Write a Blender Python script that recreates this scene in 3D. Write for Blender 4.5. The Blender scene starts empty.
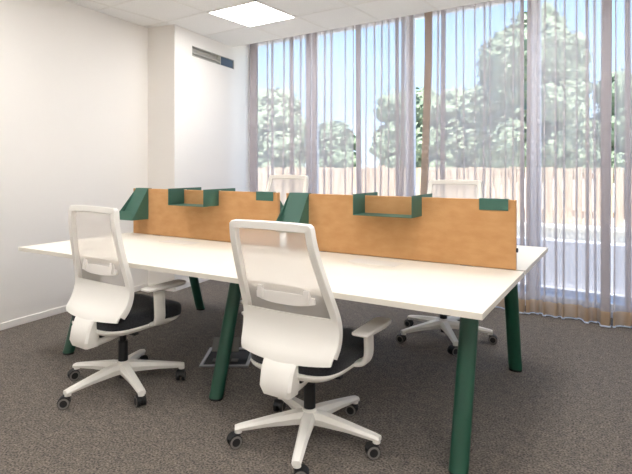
import bpy, bmesh, math, random
from mathutils import Vector, Matrix, noise
from math import sin, cos, pi, radians as R
random.seed(7)
C = bpy.context.scene.collection

# ---------------------------------------------------------------- materials
def s2l(c):
    return tuple((v/12.92 if v <= .04045 else ((v+.055)/1.055)**2.4) for v in [x/255 for x in c]) + (1,)

def pm(name, rgb, rough=.5, metal=0, spec=.5, noise=None, bump=None, sheen=0):
    """principled; noise=(scale, rgb2, detail, stretch), bump=(scale, strength)"""
    m = bpy.data.materials.new(name); m.use_nodes = True
    nt = m.node_tree; b = nt.nodes['Principled BSDF']
    b.inputs['Base Color'].default_value = s2l(rgb)
    b.inputs['Roughness'].default_value = rough
    b.inputs['Metallic'].default_value = metal
    b.inputs['Specular IOR Level'].default_value = spec
    b.inputs['Sheen Weight'].default_value = sheen
    tc = nt.nodes.new('ShaderNodeTexCoord')
    if noise:
        mp = nt.nodes.new('ShaderNodeMapping'); mp.inputs['Scale'].default_value = noise[3]
        n = nt.nodes.new('ShaderNodeTexNoise'); n.inputs['Scale'].default_value = noise[0]; n.inputs['Detail'].default_value = noise[2]
        r = nt.nodes.new('ShaderNodeValToRGB')
        r.color_ramp.elements[0].position = .35; r.color_ramp.elements[1].position = .65
        r.color_ramp.elements[0].color = s2l(rgb); r.color_ramp.elements[1].color = s2l(noise[1])
        nt.links.new(tc.outputs['Object'], mp.inputs['Vector']); nt.links.new(mp.outputs[0], n.inputs['Vector'])
        nt.links.new(n.outputs['Fac'], r.inputs['Fac']); nt.links.new(r.outputs['Color'], b.inputs['Base Color'])
    if bump:
        n2 = nt.nodes.new('ShaderNodeTexNoise'); n2.inputs['Scale'].default_value = bump[0]; n2.inputs['Detail'].default_value = 4
        bp = nt.nodes.new('ShaderNodeBump'); bp.inputs['Strength'].default_value = bump[1]; bp.inputs['Distance'].default_value = .01
        nt.links.new(tc.outputs['Object'], n2.inputs['Vector']); nt.links.new(n2.outputs['Fac'], bp.inputs['Height'])
        nt.links.new(bp.outputs[0], b.inputs['Normal'])
    return m

def sheer(name, rgb, alpha, transl=.6, tint=(255,255,255), weave=None):
    m = bpy.data.materials.new(name); m.use_nodes = True
    nt = m.node_tree; nt.nodes.clear()
    out = nt.nodes.new('ShaderNodeOutputMaterial'); mx = nt.nodes.new('ShaderNodeMixShader')
    t = nt.nodes.new('ShaderNodeBsdfTransparent'); t.inputs[0].default_value = s2l(tint)
    d = nt.nodes.new('ShaderNodeBsdfDiffuse'); d.inputs[0].default_value = s2l(rgb)
    tl = nt.nodes.new('ShaderNodeBsdfTranslucent'); tl.inputs[0].default_value = s2l(rgb)
    m2 = nt.nodes.new('ShaderNodeMixShader'); m2.inputs[0].default_value = transl
    nt.links.new(d.outputs[0], m2.inputs[1]); nt.links.new(tl.outputs[0], m2.inputs[2])
    mx.inputs[0].default_value = alpha
    if weave:
        tc = nt.nodes.new('ShaderNodeTexCoord'); mp = nt.nodes.new('ShaderNodeMapping'); mp.inputs['Scale'].default_value = weave[0]
        n = nt.nodes.new('ShaderNodeTexNoise'); n.inputs['Scale'].default_value = 1; n.inputs['Detail'].default_value = 2
        mr = nt.nodes.new('ShaderNodeMapRange'); mr.inputs[1].default_value = .3; mr.inputs[2].default_value = .7
        mr.inputs[3].default_value = alpha-weave[1]; mr.inputs[4].default_value = alpha+weave[1]
        nt.links.new(tc.outputs['Object'], mp.inputs[0]); nt.links.new(mp.outputs[0], n.inputs['Vector'])
        nt.links.new(n.outputs['Fac'], mr.inputs[0]); nt.links.new(mr.outputs[0], mx.inputs[0])
    nt.links.new(t.outputs[0], mx.inputs[1]); nt.links.new(m2.outputs[0], mx.inputs[2]); nt.links.new(mx.outputs[0], out.inputs[0])
    return m

def emit(name, rgb, s):
    m = bpy.data.materials.new(name); m.use_nodes = True
    nt = m.node_tree; nt.nodes.clear()
    out = nt.nodes.new('ShaderNodeOutputMaterial'); e = nt.nodes.new('ShaderNodeEmission')
    e.inputs[0].default_value = s2l(rgb); e.inputs[1].default_value = s
    nt.links.new(e.outputs[0], out.inputs[0]); return m

def glass(name):
    m = bpy.data.materials.new(name); m.use_nodes = True
    nt = m.node_tree; nt.nodes.clear()
    out = nt.nodes.new('ShaderNodeOutputMaterial'); mx = nt.nodes.new('ShaderNodeMixShader'); fr = nt.nodes.new('ShaderNodeFresnel')
    fr.inputs[0].default_value = 1.12
    t = nt.nodes.new('ShaderNodeBsdfTransparent'); t.inputs[0].default_value = (.93,.96,.96,1)
    g = nt.nodes.new('ShaderNodeBsdfGlossy'); g.inputs['Roughness'].default_value = .02
    nt.links.new(fr.outputs[0], mx.inputs[0]); nt.links.new(t.outputs[0], mx.inputs[1]); nt.links.new(g.outputs[0], mx.inputs[2])
    nt.links.new(mx.outputs[0], out.inputs[0]); return m

WALL = pm('wall_paint', (238,234,229), .85, spec=.2, bump=(60,.03))
CEIL = pm('ceiling_tile', (243,242,240), .9, spec=.2, noise=(90,(236,235,232),3,(1,1,1)))
GRID = pm('grid_bar', (234,232,228), .6)
WHITE_TRIM = pm('white_trim', (244,240,234), .5)
CARPET = pm('carpet', (72,67,62), .95, spec=.1, noise=(110,(148,138,128),4,(1,1,1)), bump=(260,.5), sheen=.1)
def carpet_extra(m):
    # coarse cloudy wear over the fine speckle
    nt = m.node_tree; b = nt.nodes['Principled BSDF']; src = b.inputs['Base Color'].links[0].from_socket
    tc = nt.nodes.new('ShaderNodeTexCoord'); n = nt.nodes.new('ShaderNodeTexNoise'); n.inputs['Scale'].default_value = 22; n.inputs['Detail'].default_value = 6
    r = nt.nodes.new('ShaderNodeValToRGB'); r.color_ramp.elements[0].position = .3; r.color_ramp.elements[1].position = .72
    r.color_ramp.elements[0].color = (.72,.72,.73,1); r.color_ramp.elements[1].color = (1.12,1.1,1.06,1)
    mx = nt.nodes.new('ShaderNodeMix'); mx.data_type = 'RGBA'; mx.blend_type = 'MULTIPLY'; mx.inputs[0].default_value = 1
    nt.links.new(tc.outputs['Object'], n.inputs['Vector']); nt.links.new(n.outputs['Fac'], r.inputs[0])
    nt.links.new(src, mx.inputs[6]); nt.links.new(r.outputs[0], mx.inputs[7]); nt.links.new(mx.outputs[2], b.inputs['Base Color'])
carpet_extra(CARPET)
DESKTOP = pm('white_laminate', (248,242,230), .45, spec=.4)
EDGE = pm('desktop_edge', (226,220,208), .5)
GREEN = pm('green_steel', (30,80,62), .3, spec=.5)
GREEN_SHEET = pm('green_sheet_steel', (64,104,90), .5, spec=.4)
FELT = pm('ochre_felt', (198,152,104), .95, spec=.1, noise=(11,(189,141,93),6,(1,1,2)), bump=(180,.15), sheen=.15)
PLASTIC = pm('white_plastic', (240,237,230), .42, spec=.4)
GREY_PAD = pm('pale_grey_pad', (238,234,228), .6)
BLACK = pm('black_plastic', (22,23,25), .5)
FABRIC = pm('black_fabric', (38,39,42), .95, spec=.15, noise=(160,(50,51,54),3,(1,1,1)), bump=(300,.3), sheen=.15)
RUBBER = pm('grey_rubber', (120,116,112), .7)
MESH = sheer('chair_mesh', (240,234,226), .55, .35)
ALU = pm('aluminium', (190,192,196), .35, metal=.9)
DARKBOX = pm('dark_grey_metal', (128,127,124), .6)
WINREFL = pm('window_reflection_panel', (60,70,84), .4)  # dark vent panel, the window's blue reflection put into its colour
LOUVRE = pm('louvre_grey', (186,184,178), .55)
FRAME = pm('window_frame_white', (236,236,240), .45)
SHEER = sheer('sheer_voile', (222,217,219), .47, .52)
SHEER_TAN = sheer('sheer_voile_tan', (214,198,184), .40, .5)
HEM = sheer('voile_hem', (204,180,154), .90, .4)
HEMLIGHT = pm('hem_daylight', (196,206,226), .6)  # pale blue stands in for the line of daylight under the curtain
GLASS = glass('window_glass')
FENCE = pm('fence_timber', (224,198,174), .8, noise=(6,(196,166,140),5,(6,6,.6)))
CONC = pm('pale_concrete', (222,220,216), .8)
GRASS = pm('pale_gravel', (206,202,192), .95, noise=(4,(188,184,172),5,(1,1,1)))
BARK = pm('bark', (96,80,66), .9)
LEAF = [pm('leaf_a', (134,144,122), .85, spec=.1), pm('leaf_b', (142,150,128), .85, spec=.1), pm('leaf_c', (130,142,120), .85, spec=.1)]
PANEL = emit('lit_panel', (255,253,251), 8.6)

# ---------------------------------------------------------------- mesh helpers
def obj(name, bm, mats, parent=None, smooth=None, bevel=None, loc=None, rz=0):
    me = bpy.data.meshes.new(name)
    bmesh.ops.recalc_face_normals(bm, faces=bm.faces)
    bm.to_mesh(me); bm.free()
    for m in (mats if isinstance(mats, (list, tuple)) else [mats]): me.materials.append(m)
    o = bpy.data.objects.new(name, me); C.objects.link(o)
    if parent: o.parent = parent
    if loc: o.location = loc
    o.rotation_euler.z = rz
    if bevel:
        b = o.modifiers.new('bevel', 'BEVEL'); b.width = bevel[0]; b.segments = bevel[1]; b.limit_method = 'ANGLE'; b.angle_limit = R(40)
    if smooth:
        for p in me.polygons: p.use_smooth = True
        try: me.set_sharp_from_angle(angle=R(smooth))
        except Exception: pass
    return o
def tag(o, label, cat, group=None, kind=None):
    if label: o['label'] = label
    if cat: o['category'] = cat
    if group: o['group'] = group
    if kind: o['kind'] = kind
    return o
def thing(name, label, cat, loc=(0,0,0), rz=0, group=None):
    o = bpy.data.objects.new(name, None); C.objects.link(o); o.empty_display_size = .05
    o.location = loc; o.rotation_euler.z = rz
    return tag(o, label, cat, group)
def struct(name, bm, m, parent=None, **k):
    o = obj(name, bm, m, parent, **k)
    if parent is None: o['kind'] = 'structure'
    return o
def box(bm, a, b, mi=0, M=None):
    xs = (a[0], b[0]); ys = (a[1], b[1]); zs = (a[2], b[2])
    v = [bm.verts.new(Vector((xs[i], ys[j], zs[k]))) for k in (0,1) for j in (0,1) for i in (0,1)]
    if M is not None:
        for q in v: q.co = M @ q.co
    for f in ((0,1,3,2),(4,6,7,5),(0,4,5,1),(2,3,7,6),(0,2,6,4),(1,5,7,3)):
        fc = bm.faces.new([v[i] for i in f]); fc.material_index = mi
    return v
def prism(bm, poly, z0, z1, mi=0, M=None):
    """poly: xy list, extruded z0..z1"""
    lo = [bm.verts.new((x,y,z0)) for x,y in poly]; hi = [bm.verts.new((x,y,z1)) for x,y in poly]
    if M is not None:
        for q in lo+hi: q.co = M @ q.co
    n = len(poly)
    fs = [bm.faces.new(lo[::-1]), bm.faces.new(hi)] + [bm.faces.new([lo[i], lo[(i+1)%n], hi[(i+1)%n], hi[i]]) for i in range(n)]
    for f in fs: f.material_index = mi
def cyl(bm, p0, p1, r0, r1=None, n=24, mi=0):
    r1 = r0 if r1 is None else r1
    p0 = Vector(p0); p1 = Vector(p1); d = (p1-p0).normalized()
    u = d.orthogonal().normalized(); w = d.cross(u)
    a = [bm.verts.new(p0 + (u*cos(2*pi*i/n) + w*sin(2*pi*i/n))*r0) for i in range(n)]
    b = [bm.verts.new(p1 + (u*cos(2*pi*i/n) + w*sin(2*pi*i/n))*r1) for i in range(n)]
    fs = [bm.faces.new(a[::-1]), bm.faces.new(b)] + [bm.faces.new([a[i], a[(i+1)%n], b[(i+1)%n], b[i]]) for i in range(n)]
    for f in fs: f.material_index = mi
def loft(bm, rings, cap=True, mi=0, closed=False):
    vs = [[bm.verts.new(Vector(p)) for p in r] for r in rings]
    n = len(vs[0]); m = len(vs)
    for k in range(m if closed else m-1):
        a = vs[k]; b = vs[(k+1)%m]
        for i in range(n):
            f = bm.faces.new([a[i], a[(i+1)%n], b[(i+1)%n], b[i]]); f.material_index = mi
    if cap and not closed:
        bm.faces.new(vs[0][::-1]).material_index = mi; bm.faces.new(vs[-1]).material_index = mi
def sup(n, a, b, e=3.5):
    """super-ellipse outline"""
    out = []
    for i in range(n):
        t = 2*pi*i/n; c = cos(t); s = sin(t)
        out.append((a*math.copysign(abs(c)**(2/e), c), b*math.copysign(abs(s)**(2/e), s)))
    return out
def sweep(bm, path, sect, up=Vector((0,1,0)), scale=None, mi=0):
    """sect: list of (u,w); u along side = t x up, w along up"""
    P = [Vector(p) for p in path]; rings = []
    for i, p in enumerate(P):
        t0 = (P[i]-P[i-1]).normalized() if i else (P[1]-P[0]).normalized()
        t1 = (P[i+1]-P[i]).normalized() if i < len(P)-1 else t0
        t = (t0+t1).normalized(); k = 1/max(.5, t.dot(t1))
        w = (up - t*up.dot(t)).normalized(); u = t.cross(w)
        s = scale(i/(len(P)-1)) if scale else 1
        rings.append([p + u*(a*s*k) + w*(b*s) for a, b in sect])
    loft(bm, rings, mi=mi)

# ---------------------------------------------------------------- camera (1.26 m up, level, lens shifted down)
HC = 2.7105
cam = bpy.data.objects.new('camera', bpy.data.cameras.new('camera')); C.objects.link(cam)
cam.location = (0,0,1.258); cam.rotation_euler = (pi/2, 0, R(34.38))
cam.data.sensor_width = 36; cam.data.lens = 515.33/632*36; cam.data.shift_y = -(237-167.31)/632; cam.data.clip_start = .05
bpy.context.scene.camera = cam

# ---------------------------------------------------------------- room shell
X1, Y0, YW, YE = 1.75, -2.7, 4.95, 4.575     # right wall, back wall, window line, ceiling edge
def lx(y): return -4.48 + (y-3.445)*(-.1438)   # left wall, slightly off square
def cxl(y): return -4.138 + (y-3.506)*(-.2009) # side of the pier
def quad(bm, pts, mi=0): bm.faces.new([bm.verts.new(Vector(p)) for p in pts]).material_index = mi
bm = bmesh.new(); prism(bm, [(lx(Y0)-.05,Y0-.05),(X1+.05,Y0-.05),(X1+.05,YW+.1),(-4.9,YW+.1),(-4.9,3.4)], -.12, 0); struct('floor', bm, CARPET)
bm = bmesh.new(); prism(bm, [(lx(Y0)-.05,Y0-.05),(X1+.05,Y0-.05),(X1+.05,YE),(-4.6,YE),(-4.9,3.4)], HC, HC+.05)
struct('ceiling', bm, CEIL)
bm = bmesh.new(); box(bm, (-5,YE-.03,2.95),(X1+.1,YW+.13,3.05)); box(bm, (-5,YE-.02,HC+.05),(X1+.1,YE-.002,2.95))
struct('ceiling_slot', bm, WALL)
# grid bars of the suspended ceiling, flush with the tiles
bm = bmesh.new()
gx = [-3.559+.6*k for k in range(-1, 9)]; gy = [3.396+.6*k for k in range(-10, 2)]
for x in gx:
    y1 = YE-.003
    if x < -4.0: y1 = 3.45
    box(bm, (x-.012, Y0, HC-.003), (x+.012, y1, HC+.002))
for y in gy:
    xl = (cxl(y) if y > 3.5 else lx(y)) + .002
    box(bm, (xl, y-.012, HC-.003), (X1-.002, y+.012, HC+.002))
struct('ceiling_grid', bm, GRID)
T = .12
bm = bmesh.new(); prism(bm, [(lx(Y0),Y0),(lx(3.445),3.445),(lx(3.445)-T,3.445+.02),(lx(Y0)-T,Y0)], 0, 3.0); struct('wall_left', bm, WALL)
# pier with the vent slot cut into its side
d = Vector((-.2122,1.056,0)); A = Vector((-4.138,3.506,0)); dn = d.normalized(); nrm = Vector((dn.y,-dn.x,0))
def pp(k, z, off=0): q = A + d*k + nrm*off; return (q.x, q.y, z)
K0, K1, ZV0, ZV1, KE = .27, 1.046, 2.447, 2.560, 1.50
bm = bmesh.new()
quad(bm, [(lx(3.445),3.445,0),(A.x,A.y,0),(A.x,A.y,3),(lx(3.445),3.445,3)])
for (k0,k1,z0,z1) in ((0,K0,0,3),(K1,KE,0,3),(K0,K1,0,ZV0),(K0,K1,ZV1,3)):
    quad(bm, [pp(k0,z0),pp(k1,z0),pp(k1,z1),pp(k0,z1)])
quad(bm, [pp(KE,0),(-4.95,5.09,0),(-4.95,5.09,3),pp(KE,3)])
quad(bm, [(-4.95,5.09,0),(lx(3.445)-.1,3.46,0),(lx(3.445)-.1,3.46,3),(-4.95,5.09,3)])
bmesh.ops.remove_doubles(bm, verts=bm.verts, dist=.0005)
struct('wall_pier', bm, WALL)
bm = bmesh.new(); box(bm, (X1,Y0,0),(X1+T,YW+.15,3.0)); struct('wall_right', bm, WALL)
bm = bmesh.new(); box(bm, (lx(Y0)-T,Y0-T,0),(X1+T,Y0,3.0)); struct('wall_back', bm, WALL)
# skirting
bm = bmesh.new(); prism(bm, [(lx(Y0),Y0),(lx(Y0)+.014,Y0),(lx(3.445)+.014,3.445),(lx(3.445),3.445)], 0, .055); struct('baseboard_left', bm, WHITE_TRIM, bevel=(.004,2))
bm = bmesh.new(); Q = [pp(0,0), pp(1.36,0), pp(1.36,0,.014), pp(0,0,.014)]
prism(bm, [(q[0],q[1]) for q in Q], 0, .055); prism(bm, [(lx(3.445),3.445),(lx(3.445)+.0,3.431),(A.x+.012,A.y-.014),(A.x,A.y)], 0, .055)
struct('baseboard_pier', bm, WHITE_TRIM)
bm = bmesh.new(); box(bm, (-4.44,YW-.01,0),(X1,YW+.12,.05)); struct('trim_1', bm, FRAME, bevel=(.004,2))
bm = bmesh.new(); box(bm, (-4.8,YW-.02,2.86),(X1+.05,YW+.13,3.0)); struct('trim_2', bm, FRAME)
# windows, mullions 1.22 m apart
mx = [-4.43,-3.445,-2.222,-1.0,.22,1.44]
for i in range(5):
    x0, x1 = mx[i], mx[i+1]
    bm = bmesh.new()
    for (a,b) in (((x0-.0,0,.05),(x0+.045,.07,2.86)),((x1-.045,0,.05),(x1,.07,2.86)),((x0+.045,0,.05),(x1-.045,.07,.11)),((x0+.045,0,2.80),(x1-.045,.07,2.86))): box(bm, a, b)
    w = struct('window_%d' % (i+1), bm, FRAME, bevel=(.004,1), loc=(0,YW+.01,0)); 
    bm = bmesh.new(); box(bm, (x0+.045,.03,.11),(x1-.045,.036,2.80)); obj('pane', bm, GLASS, w)
bm = bmesh.new(); box(bm, (1.44,YW,.0),(X1+.02,YW+.1,2.9)); struct('wall_window_end', bm, WALL)

# ---------------------------------------------------------------- air vent in the pier
ang = math.atan2(dn.y, dn.x); LV = (K1-K0)*d.length
v0 = pp(K0, ZV0, 0)
vt = thing('air_vent', 'long dark slot air vent set high in the white pier wall', 'vent', v0, ang)
# local x along the wall, local -y is into the room (nrm), +y into the wall
H = ZV1-ZV0; g = .001
bm = bmesh.new()
box(bm, (g,.060,g),(LV-g,.065,H-g)); box(bm, (g,.002,g),(LV-g,.09,.006)); box(bm, (g,.002,H-.006),(LV-g,.09,H-g))
box(bm, (g,.002,.006),(.006,.085,H-.006)); box(bm, (LV-.006,.002,.006),(LV-g,.085,H-.006))
obj('housing', bm, LOUVRE, vt)
bm = bmesh.new(); box(bm, (.008,-.006,-.004),(LV*.66,.006,.004), M=Matrix.Translation((0,.035,.05)) @ Matrix.Rotation(R(35),4,'X') @ Matrix.Diagonal((1,5,1,1)))
obj('louvre', bm, LOUVRE, vt)
bm = bmesh.new(); box(bm, (.008,.03,.008),(LV*.66,.034,.03)); obj('guide_plate', bm, LOUVRE, vt)
bm = bmesh.new(); box(bm, (LV*.67,.012,.007),(LV-.007,.02,H-.007)); obj('cover_panel', bm, WINREFL, vt, bevel=(.002,1))
bm = bmesh.new(); box(bm, (LV*.66,.008,.006),(LV*.67,.08,H-.006)); obj('divider', bm, LOUVRE, vt)

# ---------------------------------------------------------------- ceiling lights
def light(x, y, label, group=None):
    t = thing('ceiling_light', label, 'ceiling light', (x+.3,y+.3,HC-.006), 0, group)
    bm = bmesh.new()
    for a,b in (((-.297,-.297,-.004),(.297,-.285,.004)),((-.297,.285,-.004),(.297,.297,.004)),((-.297,-.285,-.004),(-.285,.285,.004)),((.285,-.285,-.004),(.297,.285,.004))): box(bm,a,b)
    obj('frame', bm, WHITE_TRIM, t)
    bm = bmesh.new(); box(bm, (-.285,-.285,-.002),(.285,.285,.003)); obj('diffuser', bm, PANEL, t)
light(-3.559, 3.396, 'glowing square light panel in the ceiling near the curtained window', 'ceiling light panels')
for x, y in ((-1.159,3.396),(-3.559,.996),(-1.159,.996),(-3.0+.041,-1.404),(-.559,-1.404),(.641,.396),(.041,-.804)):  # unseen panels added for light, the near ones to brighten chair backs and floor
    light(x, y, 'unseen square light panel added in the ceiling for room light', 'ceiling light panels')

# ---------------------------------------------------------------- bench desk
DA = R(3.22); L, W, TH = 2.9503, 1.7588, .74
# local frame: origin front-right corner on the floor; s runs to the left (-x), t runs away (+y)
dk = thing('bench_desk', 'long white four seat bench desk on splayed dark green legs', 'desk', (-.544,1.838,0), DA)
def S(s): return -s
def tops(name, t0, t1):
    bm = bmesh.new(); box(bm, (S(L),t0,TH-.024),(0,t1,TH-.0012), 1); box(bm, (S(L)+.0005,t0+.0005,TH-.0012),(-.0005,t1-.0005,TH), 0)
    return obj(name, bm, [DESKTOP, EDGE], dk)
tops('desktop', 0, W/2-.018); tops('desktop', W/2+.018, W)
def leg(s, t0, t1, sx):
    bm = bmesh.new(); z1 = TH-.028
    o = sup(36, .040, .034, 2.2)
    rings = []
    for k in (0, .06, 1):
        t = t0 + (t1-t0)*k; z = max(.012, z1*k)
        rings.append([(S(s)+a, t+b, z) for a,b in o])
    loft(bm, rings)
    l = obj('leg', bm, GREEN, dk, smooth=40)
    bm = bmesh.new(); loft(bm, [[(S(s)+a*.95, t0+b*.95, z) for a,b in o] for z in (0,.014)]); obj('foot_glide', bm, BLACK, l)
for s in (.155, L/2, L-.155):
    leg(s, .25, .455, 1); leg(s, W-.25, W-.455, 1)
for s in (.155, L/2, L-.155):
    bm = bmesh.new(); box(bm, (S(s)-.03,.42,TH-.065),(S(s)+.03,W-.42,TH-.0245)); obj('cross_bar', bm, GREEN, dk)
for t in (.60, W-.60):
    bm = bmesh.new(); box(bm, (S(L-.19),t-.025,TH-.06),(S(.19),t+.025,TH-.0245)); obj('side_rail', bm, GREEN, dk)
for s in (.735, .735+L/2):
    bm = bmesh.new(); box(bm, (S(s)-.14,W/2-.24,TH),(S(s)+.14,W/2-.12,TH+.002)); obj('cable_flap', bm, WHITE_TRIM, dk, bevel=(.001,1))
    bm = bmesh.new(); box(bm, (S(s)-.14,W/2+.12,TH),(S(s)+.14,W/2+.24,TH+.002)); obj('cable_flap', bm, WHITE_TRIM, dk, bevel=(.001,1))

DM = Matrix.Translation((-.544,1.838,0)) @ Matrix.Rotation(DA, 4, 'Z')
def dpos(s, t, z=0): q = DM @ Vector((-s, t, z)); return (q.x,q.y,q.z)
# ---------------------------------------------------------------- desk screens
SH = .353; ST = .024
def screen(sa, sb, label):
    c = (sa+sb)/2; hw = (sb-sa)/2
    t = thing('desk_screen', label, 'desk screen', dpos(c, W/2, TH), DA, 'ochre desk screens')
    bm = bmesh.new(); box(bm, (-hw,-ST/2,.001),(hw,ST/2,SH)); obj('felt_panel', bm, FELT, t, bevel=(.003,2))
    for x in (-hw+.25, hw-.25):
        bm = bmesh.new(); box(bm, (x-.03,-.0115,-.10),(x+.03,.0115,.002)); obj('clamp', bm, DARKBOX, t)
    bm = bmesh.new(); cyl(bm, (hw,0,.10),(hw+.008,0,.10),.011); obj('end_button', bm, BLACK, t)
screen(.040, 1.437, 'ochre felt screen at the right end of the desk, nearer the window corner')
screen(1.500, 2.897, 'ochre felt screen at the left end of the desk, nearer the plain wall')

def sheet(bm, x0, x1, poly, th=None):
    """poly in (y,z) extruded in x"""
    lo = [bm.verts.new((x0,y,z)) for y,z in poly]; hi = [bm.verts.new((x1,y,z)) for y,z in poly]; n = len(poly)
    bm.faces.new(lo); bm.faces.new(hi[::-1])
    for i in range(n): bm.faces.new([lo[i], hi[i], hi[(i+1)%n], lo[(i+1)%n]])
def tray(sa, sb, label):
    """U-shaped shelf hooked over the screen: two saddle plates joined by a bottom shelf each side"""
    c = (sa+sb)/2; hw = (sb-sa)/2; g = ST/2+.002
    t = thing('screen_shelf', label, 'shelf', dpos(c, W/2, TH), DA, 'green shelves on the screens')
    zt, zb = SH+.014, .250
    for sx in (-1, 1):
        bm = bmesh.new(); x = sx*hw; a, b = sorted((x, x-sx*.003))
        sheet(bm, a, b, [(-.165,zb),(-g,zb),(-g,SH+.002),(g,SH+.002),(g,zb),(.165,zb),(.165,zt),(-.165,zt)])
        obj('side_plate', bm, GREEN_SHEET, t)
    for sy in (-1, 1):
        bm = bmesh.new(); a, b = sorted((sy*g, sy*.165)); box(bm, (-hw+.003,a,zb),(hw-.003,b,zb+.003)); obj('bottom_plate', bm, GREEN_SHEET, t)
tray(.530, .879, 'green steel shelf hooked over the right ochre screen')
tray(2.006, 2.344, 'green steel shelf hooked over the left ochre screen')
def wedge(sa, sb, side, label):
    """sloping document trough: side -1 faces the near seats, +1 the far seats"""
    c = (sa+sb)/2; hw = (sb-sa)/2; g = ST/2+.002; q = side
    t = thing('document_holder', label, 'document holder', dpos(c, W/2, TH), DA, 'green document holders on the screens')
    zb = .120; yo = .165
    bm = bmesh.new()
    sheet(bm, -hw, hw, [(q*g,SH+.004),(q*(g+.003),SH+.004),(q*yo,zb+.003),(q*yo,zb),(q*(yo-.003),zb)]); obj('sloping_plate', bm, GREEN_SHEET, t)
    bm = bmesh.new(); sheet(bm, -hw, hw, [(q*yo,zb),(q*(yo+.002),zb),(q*(yo+.006),zb+.068),(q*(yo+.004),zb+.068)]); obj('front_lip', bm, GREEN_SHEET, t)
    for sx in (-1, 1):
        a, b = sorted((sx*hw, sx*(hw-.003)))
        bm = bmesh.new(); sheet(bm, a, b, [(q*g,SH+.003)] + ([(q*(yo+.003),zb+.066),(q*(yo-.001),zb)] if sx == q else [(q*(yo-.004),zb)]) + [(q*g,zb)]); obj('side_cheek', bm, GREEN_SHEET, t)
    bm = bmesh.new(); a, b = sorted((-q*g, q*g)); box(bm, (-hw,a,SH+.001),(hw,b,SH+.004)); a, b = sorted((-q*g, -q*(g+.003))); box(bm, (-hw,a,SH-.055),(hw,b,SH+.004))
    obj('hook', bm, GREEN_SHEET, t)
wedge(2.721, 2.860, -1, 'green sloping document holder at the far left end of the left screen, near side')
wedge(1.264, 1.407, -1, 'green sloping document holder at the left end of the right screen, near side')
wedge(1.537, 1.676, 1, 'green document holder hung behind the left screen beside the gap, hook showing')
wedge(.076, .220, 1, 'green document holder hung behind the right screen end, only its hook showing')

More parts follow.
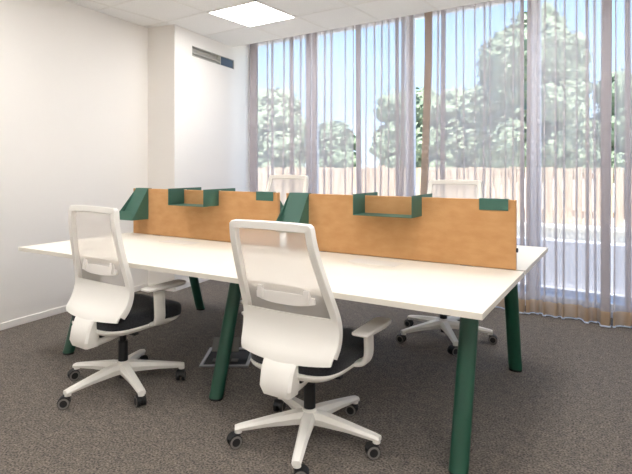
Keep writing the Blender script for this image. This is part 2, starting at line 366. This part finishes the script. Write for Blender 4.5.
# ---------------------------------------------------------------- office chairs
def cat(pts, n=6):
    """smooth a control polyline"""
    P = [Vector(p) for p in pts]; P = [P[0]*2-P[1]] + P + [P[-1]*2-P[-2]]; out = []
    for i in range(1, len(P)-2):
        for k in range(n):
            u = k/n; a,b,c,e = P[i-1:i+3]
            out.append(.5*((2*b)+(c-a)*u+(2*a-5*b+4*c-e)*u*u+(3*b-a-3*c+e)*u**3))
    out.append(P[-2]); return out
def chair(pos, rz, base_deg, label, recline=0, arm_z=.58, dz=0, bz=0):
    t = thing('office_chair', label, 'office chair', (pos[0],pos[1],0), rz, 'office chairs around the desk')
    # five-star base
    bm = bmesh.new(); cyl(bm, (0,0,.085),(0,0,.135),.050,.040); cyl(bm, (0,0,.135),(0,0,.15),.036,.032)
    tips = []
    for k in range(5):
        a = R(base_deg+72*k) - rz; M = Matrix.Rotation(a, 4, 'Z'); rings = []
        for (r, zt, zb, wt, wb) in ((.02,.140,.085,.034,.030),(.08,.137,.085,.031,.025),(.20,.118,.082,.026,.019),(.315,.098,.074,.022,.017),(.342,.092,.071,.020,.017)):
            rings.append([M @ Vector(p) for p in ((r,-wb,zb),(r,wb,zb),(r,wt,zb+(zt-zb)*.55),(r,wt*.6,zt),(r,-wt*.6,zt),(r,-wt,zb+(zt-zb)*.55))])
        loft(bm, rings)
        cyl(bm, M @ Vector((.326,0,.062)), M @ Vector((.326,0,.082)), .017, n=16)
        tips.append(M @ Vector((.326,0,0)))
    obj('star_base', bm, PLASTIC, t, smooth=35)
    rnd = random.Random(base_deg)
    for p in tips:
        a = rnd.uniform(0, 2*pi)
        ct = None
        bm = bmesh.new(); cyl(bm, (0,0,.045),(0,0,.064),.010, n=12)
        box(bm, (-.006,-.007,.02),(.022,.007,.05)); 
        for k in range(7):   # hood arc
            q0, q1 = R(20+20*k), R(40+20*k); c0 = Vector((.018,0,.030))
            for e in (1,):
                v = [c0+Vector((cos(q)*r, y, sin(q)*r)) for q in (q0,q1) for r in (.026,.0315) for y in (-.020,.020)]
                vs = [bm.verts.new(x) for x in v]
                for f in ((0,1,3,2),(4,6,7,5),(0,4,5,1),(2,3,7,6),(0,2,6,4),(1,5,7,3)): bm.faces.new([vs[j] for j in f])
        ct = obj('caster', bm, BLACK, t, loc=(p.x,p.y,0), rz=a)
        for sy in (-1, 1):
            bm = bmesh.new(); rr = .0295
            y0, y1 = sy*.009, sy*.024
            cyl(bm, (.018,y0,.030),(.018,y1,.030), rr, n=28, mi=0)
            cyl(bm, (.018,y1-sy*.001,.030),(.018,y1+sy*.0012,.030), rr*.93, n=28, mi=1)
            cyl(bm, (.018,y1,.030),(.018,y1+sy*.003,.030), rr*.66, rr*.58, n=24, mi=0)
            obj('wheel', bm, [BLACK, RUBBER], ct, smooth=40)
    # lift, mechanism
    bm = bmesh.new(); cyl(bm, (0,0,.05),(0,0,.09),.020); cyl(bm, (0,0,.14),(0,0,.265+dz*.6),.027); cyl(bm, (0,0,.26+dz*.6),(0,0,.35+dz),.019)
    obj('gas_lift', bm, BLACK, t, smooth=40)
    bm = bmesh.new()
    rings = []
    for (y, w, z0, z1) in ((-.262,.070,.300,.405),(-.20,.068,.296,.39),(-.12,.062,.30,.385),(0,.055,.318,.385),(.10,.05,.335,.385)):
        rings.append([(x*w, y, z0+dz+(z1-z0)*zz) for x,zz in ((-.8,0),(.8,0),(1,.25),(1,1),(-1,1),(-1,.25))])
    loft(bm, rings)
    mech = obj('mechanism', bm, PLASTIC, t, smooth=30, bevel=(.006,2))
    bm = bmesh.new(); cyl(bm, (.05,-.06,.345+dz),(.16,-.06,.35+dz),.007,n=10); box(bm, (.13,-.075,.343+dz),(.20,-.045,.356+dz)); obj('lever', bm, BLACK, t, bevel=(.003,2))
    bm = bmesh.new(); box(bm, (.068,-.20,.345+dz),(.082,-.10,.372+dz)); obj('tension_knob', bm, BLACK, mech, bevel=(.004,2))
    # white seat pan and black cushion
    bm = bmesh.new(); rings = []
    for (z, a, b, yc) in ((.338,.10,.13,.0),(.345,.145,.18,.01),(.360,.195,.215,.01),(.378,.225,.252,.026),(.390,.232,.259,.028),(.396,.230,.257,.028)):
        rings.append([(x, y+yc, z+dz - (.010 if y > .12 else 0)) for x,y in sup(40,a,b,4)])
    loft(bm, rings); obj('seat_pan', bm, PLASTIC, t, smooth=60)
    bm = bmesh.new(); rings = []
    for (z, k) in ((.394,.965),(.401,.99),(.435,1.0),(.456,.985),(.466,.95),(.471,.88),(.4735,.6),(.474,.25)):
        ring = []
        for x, y in sup(48,.235,.262,4.2):
            X, Y = x*k, y*k; zz = z
            if Y > .10: zz -= .022*((Y-.10)/.16)**2           # waterfall front edge
            zz -= .006*(1-(X/.235)**2)*max(0,(z-.44)/.034)      # slight dip
            ring.append((X, Y+.036, zz+dz))
        rings.append(ring)
    loft(bm, rings); obj('seat_cushion', bm, FABRIC, t, smooth=60)
    # back: pivot so the recline differs from chair to chair
    pv = Vector((0,-.20,.44+dz)); RM = Matrix.Translation(pv+Vector((0,0,bz))) @ Matrix.Rotation(R(recline),4,'X') @ Matrix.Translation(-pv)
    prof = [(1.020,-.290,.191),(.96,-.281,.195),(.88,-.256,.202),(.80,-.226,.211),(.72,-.194,.221),(.65,-.166,.229),(.60,-.154,.233),(.55,-.156,.234),(.51,-.166,.231),(.475,-.182,.224)]
    pr = cat([(w, y, z+dz) for z,y,w in prof], 4)
    def at(z):
        z += dz
        for a, b in zip(pr, pr[1:]):
            if a.z >= z >= b.z:
                u = (a.z-z)/(a.z-b.z+1e-9); return a.lerp(b, u)
        return pr[-1] if z < pr[-1].z else pr[0]
    # frame: two uprights and a top rail in one loop
    left = [Vector((-p.x, p.y, p.z)) for p in pr[::-1]]; right = pr
    tl, tr = left[-1], right[0]
    loop = left[:-1] + [Vector((-.190,-.2905,1.016+dz)), Vector((-.186,-.291,1.0195+dz))] + [Vector((x,-.291-.010*(1-(x/.186)**2),1.020+dz+.004*(1-(x/.186)**2))) for x in (-.13,-.06,0,.06,.13)] + [Vector((.186,-.291,1.0195+dz)), Vector((.190,-.2905,1.016+dz))] + right[1:]
    bm = bmesh.new(); sect = [(-.0165,-.013),(-.014,-.0155),(.014,-.0155),(.0165,-.013),(.0165,.014),(.014,.0165),(-.014,.0165),(-.0165,.014)]
    sweep(bm, loop, sect, up=Vector((0,1,0)))
    for v in bm.verts: v.co = RM @ v.co
    fr = obj('back_frame', bm, PLASTIC, t, smooth=28)
    # mesh sheet, slightly dished
    bm = bmesh.new(); nz, nx = 14, 10; grid = []
    for i in range(nz+1):
        z = 1.008 - (1.008-.56)*i/nz; p = at(z); row = []
        for j in range(nx+1):
            u = -1+2*j/nx; row.append(bm.verts.new(RM @ Vector((u*(p.x-.008), p.y+.012-.022*(1-u*u), z+dz))))
        grid.append(row)
    for i in range(nz):
        for j in range(nx): bm.faces.new([grid[i][j],grid[i][j+1],grid[i+1][j+1],grid[i+1][j]])
    obj('mesh_back', bm, MESH, t, smooth=60)
    ZL_ = .70
    # lumbar pad with two hooks behind the mesh
    bm = bmesh.new(); rings = []
    for u in [k/10*2-1 for k in range(11)]:
        p = at(ZL_); x = u*.15; y = p.y - .004 - .012*(1-u*u); h = .026*(1-.5*abs(u)**3)
        rings.append([(x,y-.006,ZL_+dz-h),(x,y+.004,ZL_+dz-h),(x,y+.004,ZL_+dz+h),(x,y-.006,ZL_+dz+h)])
    loft(bm, rings)
    for x in (-.12,.12): box(bm, (x-.012,at(ZL_).y-.028,ZL_-.01+dz),(x+.012,at(ZL_).y-.004,ZL_+.045+dz))
    for v in bm.verts: v.co = RM @ v.co
    obj('lumbar_pad', bm, GREY_PAD, t, smooth=40)
    # lower shell
    bm = bmesh.new(); nz, nx = 10, 16; F, B = [], []
    for i in range(nz+1):
        v = i/nz; z = .632 - .184*v; p = at(z) if z > .475 else at(.4755)
        flare = -.014 - .014*v*v; wx = p.x + .016 - .004*v
        rf, rb = [], []
        for j in range(nx+1):
            u = -1+2*j/nx; y = p.y + flare - .038*(1-u*u)*(.35+.65*v); zz = z - (.010*(1-u*u)*v)
            if v > .85: wx2 = wx*(1-.03*(v-.85)/.15)
            else: wx2 = wx
            rf.append(bm.verts.new(RM @ Vector((u*wx2, y+.010, zz+dz)))); rb.append(bm.verts.new(RM @ Vector((u*wx2, y, zz+dz))))
        F.append(rf); B.append(rb)
    for G, s in ((F,0),(B,1)):
        for i in range(nz):
            for j in range(nx): bm.faces.new([G[i][j],G[i][j+1],G[i+1][j+1],G[i+1][j]])
    for i in range(nz):
        for j in (0,nx): bm.faces.new([F[i][j],F[i+1][j],B[i+1][j],B[i][j]])
    for j in range(nx):
        for i in (0,nz): bm.faces.new([F[i][j],F[i][j+1],B[i][j+1],B[i][j]])
    obj('back_shell', bm, PLASTIC, t, smooth=40)
    # spine from mechanism up behind the shell
    bm = bmesh.new(); rings = []
    for (z, y0, y1, w) in ((.302,-.274,-.205,.070),(.335,-.284,-.214,.080),(.40,-.270,-.208,.083),(.438,-.248,-.200,.084),(.475,-.212,-.180,.074)):
        ring = [Vector(q) for q in ((-w,y1,z+dz),(-w,y0+.01,z+dz),(-w+.012,y0,z+dz),(w-.012,y0,z+dz),(w,y0+.01,z+dz),(w,y1,z+dz))]
        rings.append([RM @ q for q in ring] if z > .42 else ring)
    loft(bm, rings)
    obj('spine', bm, PLASTIC, t, smooth=30)
    # armrests
    for sx in (-1,1):
        bm = bmesh.new()
        path = [(sx*.16,.035,.385+dz),(sx*.235,.03,.392+dz),(sx*.268,.028,.402+dz),(sx*.284,.025,.425+dz),(sx*.292,.02,.46+dz),(sx*.293,.015,arm_z-.018+dz)]
        sweep(bm, cat(path,4), [(a,b) for a,b in sup(16,.012,.034,4)], up=Vector((0,1,0)))
        ar = obj('armrest', bm, PLASTIC, t, smooth=50)
        bm = bmesh.new(); rings = []
        for (y, w, z0, z1) in ((-.128,.032,.002,.010),(-.122,.038,-.003,.014),(-.02,.042,-.008,.016),(.06,.042,-.010,.016),(.118,.041,-.005,.017),(.132,.036,-.002,.016),(.137,.030,.002,.013)):
            rings.append([(sx*.298+x*w, y+.040, arm_z+dz+(z0+z1)/2+zz*(z1-z0)/2) for x,zz in sup(20,1,1,5)])
        loft(bm, rings); obj('arm_pad', bm, GREY_PAD, ar, smooth=50)
    return t
YA = R(3.2)
chair((-1.370,1.950), YA, 80.2, 'white mesh back office chair nearest the camera, centre, with black seat', recline=1.8, arm_z=.55)
chair((-2.590,1.820), R(1), 52.8, 'white mesh back office chair at the left end of the desk, near side', recline=-9.8, arm_z=.60)
chair((-1.366,3.655), YA+pi, 88.4, 'white office chair across the desk at right, its wheeled base seen under the desktop', dz=.085, bz=.035)
chair((-2.815,3.405), YA+pi, 60, 'white office chair across the desk at left, only its top seen in the screen gap', dz=.09, bz=.06)

# ---------------------------------------------------------------- floor box under the desk
fbp = [(-2.424,2.259),(-2.620,2.519),(-2.390,2.712),(-2.168,2.434)]
fx, fy = -2.40, 2.48
fa = math.atan2(fbp[3][1]-fbp[0][1], fbp[3][0]-fbp[0][0])
fb = thing('floor_socket_box', 'open metal framed floor socket box in the carpet behind the middle desk leg', 'floor box', (fx,fy,0), fa)
bm = bmesh.new()
for a,b in (((-.155,-.165,0),(.155,-.145,.012)),((-.155,.145,0),(.155,.165,.012)),((-.155,-.145,0),(-.135,.145,.012)),((.135,-.145,0),(.155,.145,.012))): box(bm,a,b)
obj('frame', bm, ALU, fb, bevel=(.002,1))
bm = bmesh.new(); box(bm, (-.135,-.145,0),(.135,.145,.003)); obj('well', bm, BLACK, fb)
bm = bmesh.new(); box(bm, (-.12,0,-.004),(.06,.10,.004), M=Matrix.Translation((0,.06,.02)) @ Matrix.Rotation(R(48),4,'X')); obj('lid', bm, DARKBOX, fb, bevel=(.002,1))
bm = bmesh.new()
for k in range(3): box(bm, (-.09+.06*k,-.08,.003),(-.045+.06*k,-.035,.010))
obj('socket', bm, DARKBOX, fb, bevel=(.002,1))

# ---------------------------------------------------------------- sheer curtains
CY = 4.68; ZT, ZB = 2.88, .012
F_, HZ = 515.33, 167.31
def px2x(u, y=CY):
    k = (u-316)/F_; ca, sa = cos(R(34.38)), sin(R(34.38))
    return y*(k*ca-sa)/(k*sa+ca)
# (centre at top, centre at foot, width) of each gathered fold, along the rail
FOLDS = {
 'a': [(253.5,253.5,7),(267.5,267.5,1.6),(272.4,273,2.6),(283.7,284,2),(291.5,291.5,4),(301,301,1.8),(308,308,5),(315,315,4.5),(325,325,2),(331.5,331.5,2.2),(345.5,345.5,1.4),(353.0,353.0,1.2)],
 'b': [(358.3,358.3,5),(366.5,366.5,1.3),(374.3,374.3,1.8),(381.6,381.6,1.8),(388.6,388.6,1.5),(396.5,396.5,3.5),(403,403,4),(411.2,411.2,4.5)],
 'c': [(428.5,424,7.5),(438,437,2),(443.5,443.5,5),(456.5,456.5,1.5),(463,463,1.7),(474.6,474.6,1.6),(484,484,2.4),(490.3,490.3,1.5),(505,505,1.4),(513,513,1.6),(522.5,522.5,4)],
 'd': [(528.8,528.8,4),(537.5,537.5,1.6),(545,545,2),(556,556,2.4),(564,564,2),(576,576,2),(587,587,3.2),(595,595,2.6),(606.5,606.5,10)],
 'e': [(615,615,2),(627.5,627.5,6),(641,641,3),(655,655,2),(672,672,3),(690,690,8),(716,716,3),(742,742,4),(770,770,8),(806,806,4),(846,846,10)],
}
NROW = 26
def curtain(key, label, tan_first=False):
    folds = FOLDS[key]; bm = bmesh.new(); rows = []; rr = random.Random(ord(key))
    ph = [(rr.uniform(0,6.28), rr.uniform(-1,1)) for _ in folds]
    zs = [ZT + (ZB+.115-ZT)*i/(NROW-3) for i in range(NROW-2)] + [ZB+.06, ZB+.008]
    npt = None; xref = []
    for z in zs:
        g = (ZT-z)/(ZT-ZB); pts = []
        for k, (u0, u1, w) in enumerate(folds):
            u = u0 + (u1-u0)*min(1, max(0,(g-.2)/.5)); x = px2x(u); hw = (px2x(u+w/2)-px2x(u-w/2))/2
            hw *= 1 + .10*sin(ph[k][0]+g*2.5); x += .004*sin(ph[k][0]*2+g*3.0)
            a = .14*g*(.35+.65*g)*(.25+.75*min(1,w/5)); yb = CY + ph[k][1]*.055*g*g - a*.25
            n = 3 if w < 3 else (4 if w < 6.5 else 5); d = .0035+.010*g*g
            y = yb
            for q in range(n):
                # forward run then turn back, layer after layer
                pts.append((x-hw*.9, y, 0)); pts.append((x, y-.0006, 0)); pts.append((x+hw*.9, y, 0)); pts.append((x+hw, y+d*.3, 0))
                if q < n-1:
                    pts.append((x+hw*.9, y+d*.6, 0)); pts.append((x, y+d*.62, 0)); pts.append((x-hw*.9, y+d*.7, 0)); pts.append((x-hw, y+d*.85, 0)); y += d
            # bow to the next fold
            if k < len(folds)-1:
                v = folds[k+1]; un = v[0]+(v[1]-v[0])*min(1,max(0,(g-.2)/.5)); xn = px2x(un) - (px2x(un+v[2]/2)-px2x(un-v[2]/2))/2; xs = x+hw
                yn = CY + ph[k+1][1]*.055*g*g - .14*g*(.35+.65*g)*(.25+.75*min(1,v[2]/5))*.25
                for q in range(1,6):
                    s = q/6; pts.append((xs+(xn-xs)*s, y+(yn-y)*s + (.010+.022*g)*sin(pi*s)*(1 if k%2 else .6), 0))
        rows.append([bm.verts.new((px_, py_, z)) for px_, py_, _ in pts])
    n = len(rows[0]); first = (8*5-4)
    for i in range(len(rows)-1):
        mi = 0 if i < NROW-3 else (1 if i < NROW-2 else 1)
        for j in range(n-1):
            f = bm.faces.new([rows[i][j],rows[i][j+1],rows[i+1][j+1],rows[i+1][j]]); f.smooth = True
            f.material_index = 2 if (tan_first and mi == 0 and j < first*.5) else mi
    hemv = [(v.co.x, v.co.y) for v in rows[-1]]
    t = thing('curtain', label, 'curtain', (hemv[0][0], CY, 0), 0, 'sheer curtains along the windows')
    for v in bm.verts: v.co -= Vector((hemv[0][0], CY, 0))
    cl = obj('sheer_cloth', bm, [SHEER, HEM, SHEER_TAN], t)
    for p in cl.data.polygons: p.use_smooth = True
    bm = bmesh.new()
    sweep(bm, [(x-hemv[0][0], y-CY-.003, ZB) for x,y in hemv], [(.005*cos(q*pi/3),.005*sin(q*pi/3)) for q in range(6)], up=Vector((0,0,1)))
    obj('hem_daylight', bm, HEMLIGHT, t)  # thin strip added as the daylight line on the floor below the hem
curtain('a', 'sheer pleated curtain leftmost, beside the white pier wall')
curtain('b', 'sheer pleated curtain second from left, behind the middle of the desk')
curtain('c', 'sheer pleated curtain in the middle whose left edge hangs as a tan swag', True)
curtain('d', 'sheer pleated curtain over the big tree, right of the desk end')
curtain('e', 'sheer pleated curtain at the right edge of the picture')
bm = bmesh.new(); box(bm, (-4.30,CY-.02,2.885),(X1-.02,CY+.05,2.915)); struct('trim_3', bm, WHITE_TRIM)

# ---------------------------------------------------------------- outside
bm = bmesh.new(); prism(bm, [(-40,YW+.2),(30,YW+.2),(30,60),(-40,60)], -.25, -.10); struct('ground', bm, GRASS)
bm = bmesh.new(); box(bm, (-9,YW+.12,-.10),(5,6.0,-.02)); struct('patio', bm, pm('patio_paving',(168,168,176),.85))
bm = bmesh.new(); box(bm, (-9,6.0,-.10),(5,6.14,.47)); tag(obj('parapet', bm, pm('parapet_paint',(186,186,196),.7)), 'low white parapet outside just beyond the windows', 'parapet')
FYd = 7.6
bm = bmesh.new(); box(bm, (-14,FYd-.1,-.10),(6,FYd+.1,.45)); box(bm, (-14,FYd-.14,.45),(6,FYd+.14,.49)); tag(obj('garden_wall', bm, CONC), 'low pale garden wall outside under the wooden fence', 'wall')
ft = thing('wooden_fence', 'pale wooden board fence outside beyond the curtained windows', 'fence', (-4,FYd,.49))
rr = random.Random(3); bm = bmesh.new(); x = -10.0
while x < 10:
    wv = rr.uniform(.10,.14); box(bm, (x, -.012+rr.uniform(-.006,.006), .01),(x+wv-.014,.012, .765+rr.uniform(-.012,.012))); x += wv
obj('boards', bm, FENCE, ft)
bm = bmesh.new()
for z in (.12,.62): box(bm, (-10,.014,z),(10,.05,z+.07))
obj('rails', bm, FENCE, ft)
for k in range(9):
    bm = bmesh.new(); box(bm, (-9.6+2.4*k,.05,0),(-9.5+2.4*k,.15,.80)); obj('fence_post', bm, FENCE, ft)
def campos(u, Yc):
    X = (u-316)/F_*Yc; ca, sa = cos(R(34.38)), sin(R(34.38))
    return (X*ca - Yc*sa, X*sa + Yc*ca)
def tree(u, vtop, wpx, Yc, label, leaf, seed, n=4500):
    rr = random.Random(seed); x, y = campos(u, Yc); zt = 1.258 + (HZ-vtop)*Yc/F_; rad = wpx/2*Yc/F_
    t = thing('tree', label, 'tree', (x,y,-.1), 0, 'trees beyond the fence')
    bm = bmesh.new(); zc0 = max(.9, zt*.22)
    cyl(bm, (0,0,0),(0.05,0,zt*.6), .05*rad+.07, .03, n=10)
    for k in range(6):
        a = rr.uniform(0,6.28); h = rr.uniform(.3,.55)*zt; cyl(bm, (.02,0,h),(cos(a)*rad*.6,sin(a)*rad*.6,h+rad*.6), .035, .012, n=7)
    obj('trunk', bm, BARK, t, smooth=50)
    bm = bmesh.new(); H = zt - zc0; lob = []
    for k in range(24):
        zz = zc0 + H*(.15+.72*rr.random()); e = math.sqrt(max(.05, 1-((zz-zc0-H*.45)/(H*.6))**2)); a = rr.uniform(0,6.28); q = rr.uniform(.2,.62)*rad*e
        lob.append((Vector((cos(a)*q,sin(a)*q,zz)), rad*rr.uniform(.36,.52)))
    lob.append((Vector((0,0,zt-rad*.45)), rad*.45)); lob.append((Vector((0,0,zc0+H*.45)), rad*.8)); lob.append((Vector((0,0,zc0+H*.68)), rad*.68)); lob.append((Vector((0,0,zc0+H*.2)), rad*.7))
    for k in range(7): a = k*.9; lob.append((Vector((cos(a)*rad*.6,sin(a)*rad*.6,zc0+H*(.12+.5*((k*3)%7)/7))), rad*.40))
    for k in range(n):
        c, r = rr.choice(lob); dv = Vector((rr.gauss(0,1),rr.gauss(0,1),rr.gauss(0,1))).normalized()
        p = c + dv*r*rr.uniform(.72,1.10); s = rr.uniform(.05,.11)*(Yc/13)
        nn = (dv + Vector((rr.uniform(-.7,.7),rr.uniform(-.7,.7),rr.uniform(-.3,.9)))).normalized(); uu = nn.orthogonal().normalized(); ww = nn.cross(uu)
        bm.faces.new([bm.verts.new(p+uu*a*s+ww*b*s*.6) for a,b in ((-1,0),(0,-1),(1,0),(0,1))])
    for c, r in lob:      # leafy mass inside each lobe
        res = bmesh.ops.create_icosphere(bm, subdivisions=4, radius=r*.84, matrix=Matrix.Translation(c))
        for v in res['verts']:
            dv = v.co - c; v.co = c + dv*(1+.42*noise.fractal(v.co*2.6, .8, 2.2, 4))
    obj('crown', bm, leaf, t)
tree(533, 8, 122, 13.0, 'largest tree, tall rounded crown outside beyond the fence at right', LEAF[0], 1, 9000)
tree(622, 66, 66, 13.5, 'green tree outside at the right edge of the picture', LEAF[2], 2)
tree(464, 86, 84, 17.5, 'green tree outside left of the largest tree', LEAF[1], 3)
tree(410, 86, 74, 15.0, 'pale green tree outside behind the tan curtain edge', LEAF[0], 4)
tree(335, 118, 52, 16.0, 'small low tree outside in the middle of the windows', LEAF[2], 5)
tree(273, 86, 74, 14.0, 'leftmost tree outside, beside the white pier wall', LEAF[1], 6)

# ---------------------------------------------------------------- sky, sun, exposure
w = bpy.data.worlds.new('sky'); bpy.context.scene.world = w; w.use_nodes = True
nt = w.node_tree; bg = nt.nodes['Background']
tc = nt.nodes.new('ShaderNodeTexCoord'); sx = nt.nodes.new('ShaderNodeSeparateXYZ'); rp = nt.nodes.new('ShaderNodeValToRGB')
rp.color_ramp.elements[0].position = .0; rp.color_ramp.elements[0].color = (.40,.45,.50,1)
rp.color_ramp.elements[1].position = 1.0; rp.color_ramp.elements[1].color = (.13,.24,.46,1)
e = rp.color_ramp.elements.new(.12); e.color = (.255,.355,.50,1)
e = rp.color_ramp.elements.new(.32); e.color = (.165,.28,.50,1)
nt.links.new(tc.outputs['Generated'], sx.inputs[0]); nt.links.new(sx.outputs['Z'], rp.inputs[0])
nt.links.new(rp.outputs[0], bg.inputs[0]); bg.inputs[1].default_value = 1.65
sun = bpy.data.objects.new('sun', bpy.data.lights.new('sun', 'SUN')); C.objects.link(sun)
sun.data.energy = 6.8; sun.data.angle = R(1.5); sun.data.color = (1,.95,.88)
sun.rotation_euler = Vector((-sin(R(52))*cos(R(66)), cos(R(52))*cos(R(66)), -sin(R(66)))).to_track_quat('-Z','Y').to_euler()
sc = bpy.context.scene
sc.view_settings.view_transform = 'Standard'; sc.view_settings.look = 'None'; sc.view_settings.gamma = 1; sc.view_settings.use_curve_mapping = False
sc.view_settings.exposure = 1.38
try:
    sc.cycles.use_denoising = True; sc.cycles.denoiser = 'OPENIMAGEDENOISE'
    sc.cycles.transparent_max_bounces = 40; sc.cycles.max_bounces = 12; sc.cycles.diffuse_bounces = 6; sc.cycles.sample_clamp_indirect = 8
except Exception: pass
